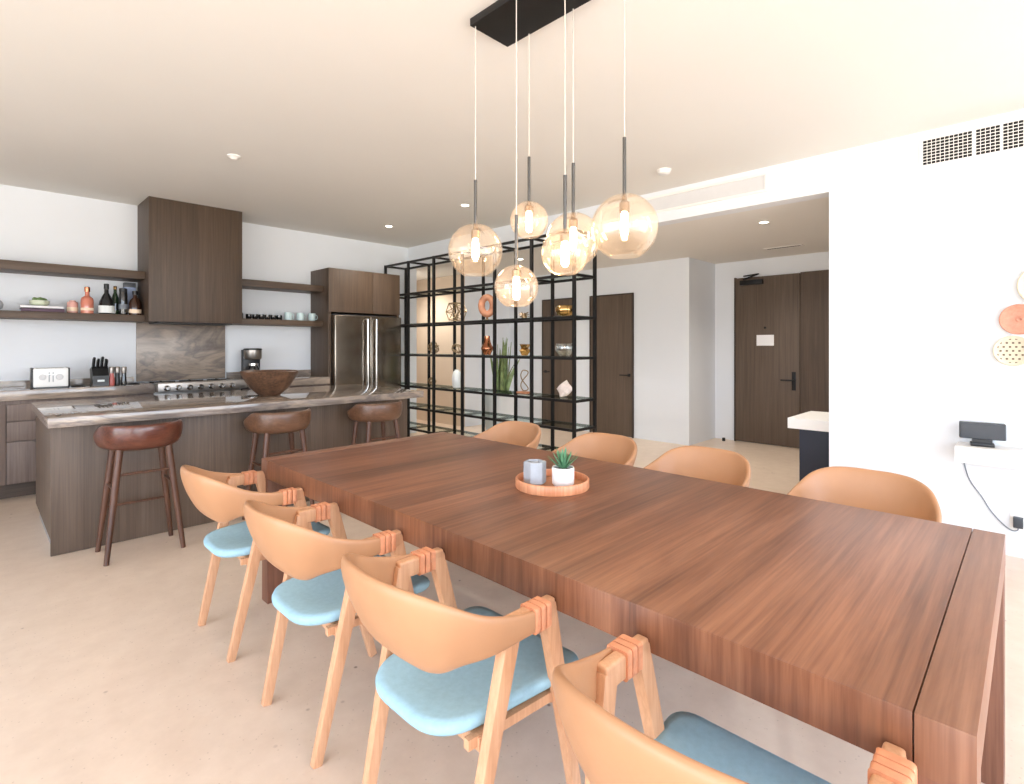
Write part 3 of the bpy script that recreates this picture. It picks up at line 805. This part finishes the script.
# open geometric wire cage
t = MB(); s_ = .13
V = [Vector((0, math.cos(k * PI / 3) * s_, s_ * 1.06 + math.sin(k * PI / 3) * s_)) for k in range(6)]
for dx in (-.07, .07):
    for k in range(6): t.tube([V[k] + Vector((dx, 0, 0)), V[(k + 1) % 6] + Vector((dx, 0, 0))], .006, 6)
for k in range(6):
    t.tube([V[k] + Vector((-.07, 0, 0)), V[k] + Vector((.07, 0, 0))], .006, 6)
    for dx in (-.07, .07): t.tube([V[k] + Vector((dx, 0, 0)), (V[(k + 2) % 6] + Vector((-dx, 0, 0)))], .005, 6)
tag(t.build('wire_sculpture', M['goldwire'], loc=(XS, 5.49, sz(2))), 'large open gold wire cage high on the shelf grid, left of the round ring vase', 'ornament', 'gold wire ornaments on the shelf unit')
t = thing('ring_vase', 'coral wooden ring ornament on a foot high on the shelf grid', 'ornament', (XS, 4.88, sz(2)), PI / 4)
b = MB()
for k in range(1): 
    pts = [(0, .072 * math.cos(a), .155 + .105 * math.sin(a)) for a in [2 * PI * k / 36 for k in range(36)]]
    b.tube([(x, y, z + .03) for x, y, z in pts], .042, 14, closed=True)
b.build('ring', M['ringwood'], t)
MB().lathe([(0, 0), (.045, 0), (.045, .01), (.015, .016), (.012, .05), (0, .05)], 20).build('foot', M['goldwire'], t)
t = MB(); random.seed(9)
for i in range(14):
    a = 2 * PI * i / 14; t.tube([(0, 0, .05), (.05 * math.cos(a), .07 * math.sin(a), .02 + .05 * ((i * 5) % 3) / 2)], .004, 6)
t.lathe([(0, .0), (.03, .0), (.035, .03), (.02, .06), (0, .065)], 12)
tag(t.build('spiky_ornament', M['goldwire'], loc=(XS, 4.245, sz(2))), 'small dark spiky ornament below the lowest glass pendant', 'ornament')
t = MB(); n = 24
rings = []
for r, z in ((.03, 0), (.075, .02), (.105, .06), (.1, .1), (.085, .118), (.08, .114), (.09, .09), (.09, .06), (.03, .02)):
    rings.append([(r * (1 + .08 * math.cos(6 * 2 * PI * k / n)) * math.cos(2 * PI * k / n), r * (1 + .08 * math.cos(6 * 2 * PI * k / n)) * math.sin(2 * PI * k / n), z) for k in range(n)])
tag(t.loft(rings).build('gold_bowl', M['gold'], loc=(XS, 3.63, sz(2)), angle=80), 'lobed gold bowl high on the right end of the shelf grid', 'bowl')
wire_ball(XS, 5.985, sz(3), .085, 'gold wire sphere on the eye-level shelf at the kitchen end', 7, .0055)
wire_ball(XS, 5.47, sz(3), .075, 'gold wire sphere on the eye-level shelf, second from the kitchen end', 4, .0055)
wire_ball(XS, 6.02, sz(4), .06, 'small gold wire sphere low at the kitchen end, left of the white vase', 6, .005)
tag(MB().lathe([(0, 0), (.042, 0), (.052, .02), (.078, .075), (.074, .095), (.055, .125), (.042, .16), (.034, .205), (.034, .235), (.03, .235), (.028, .2), (0, .15)], 32).build('copper_vase', M['copper'], loc=(XS, 4.88, sz(3))),
    'polished copper bottle vase on the eye-level shelf', 'vase')
t = MB(); rings = []
for r, z, a0 in ((.035, 0, 0), (.075, .055, .5), (.045, .08, .2), (.07, .13, .6), (.065, .13, .6), (.04, .08, .2)):
    rings.append([(r * math.cos(2 * PI * k / 5 + a0), r * math.sin(2 * PI * k / 5 + a0), z) for k in range(5)])
tag(t.loft(rings).build('faceted_goblet', M['gold'], loc=(XS, 4.235, sz(3)), angle=15), 'angular gold faceted cup right of the snake plant', 'ornament')
tag(MB().lathe([(0, 0), (.05, 0), (.095, .05), (.105, .09), (.09, .135), (.082, .135), (.095, .09), (.085, .05), (.04, .012), (0, .012)], 32).build('glass_bowl', M['clear'], loc=(XS, 3.635, sz(3))),
    'clear round glass vase in front of the dark hall door', 'vase')
tag(MB().lathe([(0, 0), (.05, 0), (.062, .03), (.068, .10), (.062, .17), (.045, .215), (.03, .225), (.028, .24), (.024, .24), (.024, .2), (0, .1)], 32).build('white_vase', M['white'], loc=(XS, 5.475, sz(4))),
    'smooth white vase low on the shelf grid', 'vase')
t = thing('twisted_ornament', 'gold twisted loop figure on a small base, right of the snake plant', 'ornament', (XS, 4.25, sz(4)))
MB().box(-.045, .045, -.075, .075, 0, .022, .003).build('base', M['tray'], t)
b = MB()
for ph in (0, PI):
    b.tube([(.02 * math.sin(3 * a), .055 * math.sin(2 * a + ph) , .03 + .12 * (1 - math.cos(a))) for a in [PI * k / 30 for k in range(31)]], .006, 8)
b.build('loops', M['goldwire'], t)
random.seed(12)
t = bmesh.new(); bmesh.ops.create_icosphere(t, subdivisions=2, radius=.09)
for v in t.verts:
    k = random.uniform(.72, 1.18); v.co = Vector((v.co.x * k * .7, v.co.y * k * .95, v.co.z * k * 1.1)); v.co.y += -.25 * v.co.z
    v.co.z = max(v.co.z, -.085)
bmesh.ops.translate(t, vec=(0, 0, .085), verts=t.verts)
b = MB(); b.add(t)
tag(b.build('crystal', M['crystal'], loc=(XS, 3.633, sz(4)), angle=15), 'rough white crystal rock on the shelf in front of the dark hall door', 'ornament')

# snake plant in a tall planter on the hall floor
t = thing('snake_plant', 'snake plant in a tall white planter standing behind the shelf grid', 'potted plant', (5.05, 5.2, 0))
out = [(1, 1), (-1, 1), (-1, -1), (1, -1)]
b = MB(); b.loft([[(x, y, z) for x, y in rpoly([(r, r), (-r, r), (-r, -r), (r, -r)], r * .3, 5)] for r, z in ((.125, 0), (.185, .71), (.185, .725), (.17, .725), (.165, .68))])
b.build('planter', M['white'], t, angle=30)
MB().lathe([(0, .66), (.165, .66), (.165, .68), (0, .685)], 20).build('soil', M['soil'], t)
random.seed(21)
for i in range(26):
    a = random.uniform(0, 2 * PI); r0 = random.uniform(.0, .11); Lh = random.uniform(.55, .83); lean = random.uniform(.01, .10)
    if i > 23: lean, Lh = random.uniform(.18, .24), .55
    px, py = r0 * math.cos(a), r0 * math.sin(a); tw = random.uniform(0, PI); rings = []
    for k in range(9):
        u = k / 8; wd = .032 * (math.sin(PI * min(1, .25 + .75 * u)) ** .6 if u < .98 else .05) * (1 - u ** 6) + .0015
        cx_, cy_, cz_ = px + lean * math.cos(a) * u ** 1.6, py + lean * math.sin(a) * u ** 1.6, .675 + Lh * u
        d = Vector((math.cos(tw + .5 * u), math.sin(tw + .5 * u), 0)); n_ = Vector((-d.y, d.x, 0))
        c_ = Vector((cx_, cy_, cz_))
        rings.append([c_ + d * wd, c_ + n_ * .004, c_ - d * wd, c_ - n_ * .004])
    MB().loft(rings).build('leaf', M['leaf2'], t, angle=60)

# ------------------------------------------------------------------ pendants over the table
tag(MB().box(-.125, .125, -.355, .355, -.035, 0, .003).build('pendant_canopy', M['black'], loc=(1.76, 1.53, H)),
    'rectangular black ceiling plate the glass pendants hang from', 'ceiling plate')
def pendant(x, y, zc, r, zrod, label):
    t = thing('pendant_lamp', label, 'pendant lamp', (x, y, zc), 0, 'glass globe pendants over the table')
    top = H - .036 - zc
    MB().tube([(0, 0, zrod - zc), (0, 0, top)], .0023, 8).build('cord', M['cordm'], t)
    MB().tube([(0, 0, r * .80), (0, 0, zrod - zc)], .0075, 12).build('rod', M['rod'], t)
    MB().lathe([(0, r * .98), (.011, r * .98), (.011, r * .80), (.021, r * .74), (.021, r * .46), (.017, r * .44), (0, r * .44)], 20).build('socket', M['socket'], t)
    pr = []
    th0, th1 = math.asin(min(.9, .020 / r)), PI - math.asin(.47)
    for k in range(33):
        a = th0 + (th1 - th0) * k / 32; pr.append((r * math.sin(a), r * math.cos(a)))
    ri = r - .003
    for k in range(33):
        a = th1 - (th1 - th0) * k / 32; pr.append((ri * math.sin(a), ri * math.cos(a)))
    MB().lathe(pr, 48, closed=True).build('globe', M['globe'], t, angle=70)
    zb = r * .44
    MB().lathe([(0, zb), (.012, zb), (.0155, zb - .02), (.0165, zb - .05), (.0155, zb - .085), (.009, zb - .097), (0, zb - .10)], 20).build('bulb', M['bulb'], t)
pendant(1.655, 1.868, 1.827, .128, 2.161, 'glass globe pendant hanging farthest left')
pendant(1.655, 1.60, 1.637, .096, 1.95, 'small glass globe pendant hanging lowest of all')
pendant(1.875, 1.728, 1.985, .092, 2.291, 'smallest-looking glass globe pendant, highest and farthest from the camera')
pendant(1.655, 1.33, 1.752, .096, 2.062, 'small glass globe pendant overlapping a larger globe just behind it')
pendant(1.875, 1.46, 1.853, .122, 2.196, 'larger glass globe pendant partly hidden behind a small globe')
pendant(1.875, 1.195, 1.868, .136, 2.237, 'largest glass globe pendant, rightmost of the cluster')

# ------------------------------------------------------------------ tray with planter on the table
tr = thing('round_tray', 'round copper-toned wooden tray on the dining table', 'tray', (1.762, 1.487, TT))
n = 48
MB().lathe([(.152, 0), (.158, 0), (.160, .004), (.160, .036), (.157, .04), (.152, .04), (.150, .036), (.150, .008)], 56, closed=True).build('rim', M['tray'], tr)
MB().lathe([(0, .0), (.152, .0), (.152, .009), (0, .009)], 56).build('base', M['trayin'], tr)
t = thing('hexagonal_candle_cup', 'grey concrete hexagonal cup on the round tray', 'candle holder', (1.722, 1.552, TT + .0095), .35)
hexa = lambda r: [(r * math.cos(PI * k / 3), r * math.sin(PI * k / 3)) for k in range(6)]
MB().loft([[(x, y, z) for x, y in hexa(r)] for r, z in ((.043, 0), (.05, .006), (.05, .094), (.047, .097), (.041, .097), (.038, .07))]).build('cup', M['concrete'], t, angle=20)
MB().lathe([(0, .065), (.03, .065), (.03, .072), (0, .072)], 20).build('wax', M['white'], t)
t = thing('potted_succulent', 'small spiky green succulent in a white pot on the round tray', 'potted plant', (1.775, 1.437, TT + .0095))
MB().lathe([(0, 0), (.038, 0), (.047, .012), (.048, .078), (.046, .082), (.042, .08), (.041, .06), (0, .06)], 36).build('pot', M['white'], t)
MB().lathe([(0, .06), (.041, .06), (.041, .07), (0, .073)], 20).build('soil', M['soil'], t)
random.seed(4)
for i in range(30):
    a = i * 2.39996; u0 = (i + .5) / 30; el = PI / 2 - .15 - u0 * 1.0; Ln = .072 + .02 * random.random()
    d = Vector((math.cos(a) * math.cos(el), math.sin(a) * math.cos(el), math.sin(el))); rings = []
    sd = d.cross(Vector((0, 0, 1))).normalized(); up = sd.cross(d)
    for k in range(6):
        u = k / 5; wd = .0075 * (1 - u ** 2) * (.7 + .6 * u) + .0006
        c_ = Vector((0, 0, .07)) + d * Ln * u + Vector((0, 0, .012 * u * u))
        rings.append([c_ + sd * wd, c_ + up * wd * .35, c_ - sd * wd, c_ - up * wd * .35])
    MB().loft(rings).build('leaf', M['leaf'], t, angle=60)

# ------------------------------------------------------------------ right wall and hall furniture
tag(MB().box(4.54, XR - .001, -1.3, .365, .615, .72, .004).build('wall_ledge', M['whitem']), 'thick white floating ledge on the right wall', 'shelf')
t = thing('smart_speaker', 'black speaker display on the white wall ledge', 'speaker', (4.66, .235, .7205), .12)
MB().box(-.04, .045, -.06, .06, 0, .022, .005).build('foot', M['blackp'], t)
MB().box(-.02, .03, -.05, .05, .02, .05).build('neck', M['blackp'], t)
b = MB().box(-.035, .03, -.115, .115, .048, .155, .008, 3); b.build('body', M['darkgrey'], t)
MB().box(-.0365, -.034, -.108, .108, .054, .149).build('screen', M['screen'], t)
pts = catmull([(XR - .006, .335, .62), (XR - .006, .333, .575), (XR - .006, .305, .465), (XR - .006, .241, .36), (XR - .008, .20, .282), (XR - .008, .14, .205), (XR - .01, .095, .172), (XR - .02, .068, .18), (XR - .025, .064, .20)], 5)
b = MB().tube(pts, .0033, 8)
tag(b.build('power_cable', M['cable']), 'thin grey cable hanging from the ledge to the wall plug', 'cable')
t = thing('power_plug', 'grey plug adapter in the wall at the end of the cable', 'plug', (XR, .064, .232))
MB().box(-.006, 0, -.04, .04, -.06, .06, .002).build('socket_plate', M['whitem'], t)
MB().box(-.04, -.006, -.024, .024, -.035, .035, .005).build('adapter', M['darkgrey'], t)
def disc(y, z, r, m, label, dots=False):
    t = thing('wall_basket', label, 'wall basket', (XR, y, z), 0, 'woven discs on the right wall')
    R = Matrix.Rotation(-PI / 2, 4, 'Y')
    MB().lathe([(0, .012), (r * .3, .012), (r * .7, .018), (r * .93, .034), (r * .93, .03), (r * .7, .01), (0, .004)], 40).xf(R).build('weave', m, t, angle=80)
    MB().tube([(-.033, r * .965 * math.cos(a), r * .965 * math.sin(a)) for a in [2 * PI * k / 48 for k in range(48)]], r * .045, 8, closed=True).build('rim', m, t)
    if dots:
        b = MB(); g_ = .03
        for i in range(-5, 6):
            for j in range(-5, 6):
                yy, zz = (i + .5 * (j % 2)) * g_, j * g_ * .87
                if math.hypot(yy, zz) < r * .85:
                    rr = math.hypot(yy, zz) / r
                    x = -(.013 + .02 * max(0, rr - .3))
                    b.box(x - .003, x, yy - .0055, yy + .0055, zz - .0055, zz + .0055)
        b.build('pattern', M['dot'], t)
    else:
        MB().tube([(-.015, r * .14 * math.cos(a), r * .14 * math.sin(a)) for a in [2 * PI * k / 20 for k in range(20)]], .005, 6, closed=True).build('centre_ring', m, t)
disc(.058, 1.553, .098, M['coral'], 'coral woven disc on the right wall, between two cream ones')
disc(.088, 1.348, .098, M['cream'], 'dotted cream woven disc, lowest of the wall discs', True)
disc(-.065, 1.77, .135, M['cream'], 'cream woven disc cut by the picture edge above the coral disc')
t = thing('hall_counter', 'white-topped counter with navy base behind the right wall end', 'counter', (5.3, .7, 0))
MB().box(-.345, .33, -.9, .815, .668, .758, .004).build('countertop', M['whitem'], t)
MB().box(-.33, .30, -.88, .725, .0, .668, .002).build('base', M['navy'], t)

# ------------------------------------------------------------------ light
wd = bpy.data.worlds.new('World'); SC.world = wd; wd.use_nodes = True
nt = wd.node_tree; bg = nt.nodes['Background']
tc = nt.nodes.new('ShaderNodeTexCoord'); sp = nt.nodes.new('ShaderNodeSeparateXYZ')
nt.links.new(tc.outputs['Generated'], sp.inputs[0])
c = ramp(nt, sp.outputs['Z'], [(.0, rgb(236, 230, 222)), (.02, rgb(224, 237, 253)), (.6, rgb(180, 208, 250))])
nt.links.new(c, bg.inputs['Color']); bg.inputs['Strength'].default_value = 3.2

def area(name, loc, rot, sx, sy, power, col, portal=False):
    l = bpy.data.lights.new(name, 'AREA'); l.shape = 'RECTANGLE'; l.size = sx; l.size_y = sy
    l.energy = power; l.color = col
    if portal: l.cycles.is_portal = True
    o = bpy.data.objects.new(name, l); COL.objects.link(o); o.location = loc; o.rotation_euler = rot
    return o
area('window_portal', (XL - .17, .35, 1.38), (0, -PI / 2, 0), 2.65, 6.5, 1, (1, 1, 1), True)
area('window_portal', (.5, YR - .17, 1.4), (PI / 2, 0, 0), 7.4, 2.7, 1, (1, 1, 1), True)
sl = bpy.data.lights.new('sun', 'SUN'); sl.energy = 3.2; sl.color = (1, .95, .88); sl.angle = .03
so = bpy.data.objects.new('sun', sl); COL.objects.link(so)
so.rotation_euler = Vector((.55, .45, -1.05)).to_track_quat('-Z', 'Y').to_euler()
def spot(loc, power, col=(1, .93, .84), size=2.4):
    l = bpy.data.lights.new('ceiling_spot', 'SPOT'); l.energy = power; l.color = col; l.spot_size = size; l.spot_blend = .8; l.shadow_soft_size = .04
    o = bpy.data.objects.new('ceiling_spot', l); COL.objects.link(o); o.location = loc
for p, e in (((3.735, 5.885, H - .02), 25), ((3.761, 4.416, H - .02), 25), ((5.494, 1.896, HH - .02), 22), ((5.413, 5.162, HH - .02), 22), ((5.3, 7.6, HH - .02), 26), ((6.6, 2.0, HH - .02), 18)):  # first four sit at the modelled downlights, last two have no fitting
    spot(p, e)

# ------------------------------------------------------------------ camera
cam = bpy.data.cameras.new('camera'); co = bpy.data.objects.new('camera', cam); COL.objects.link(co)
cam.sensor_fit = 'HORIZONTAL'; cam.sensor_width = 36; cam.lens = 529 / 1024 * 36
cam.shift_x = 0; cam.shift_y = -(392 - 346) / 1024
cam.clip_start = .02
co.location = (0, 0, 1.38)
co.rotation_euler = (PI / 2, 0, -math.atan2(529, 520) )
SC.camera = co
SC.view_settings.view_transform = 'Standard'; SC.view_settings.look = 'None'
SC.view_settings.exposure = 1.68; SC.view_settings.gamma = 1; SC.view_settings.use_curve_mapping = False
SC.cycles.use_denoising = True
SC.cycles.max_bounces = 10; SC.cycles.diffuse_bounces = 6; SC.cycles.transparent_max_bounces = 24
SC.cycles.sample_clamp_indirect = 6
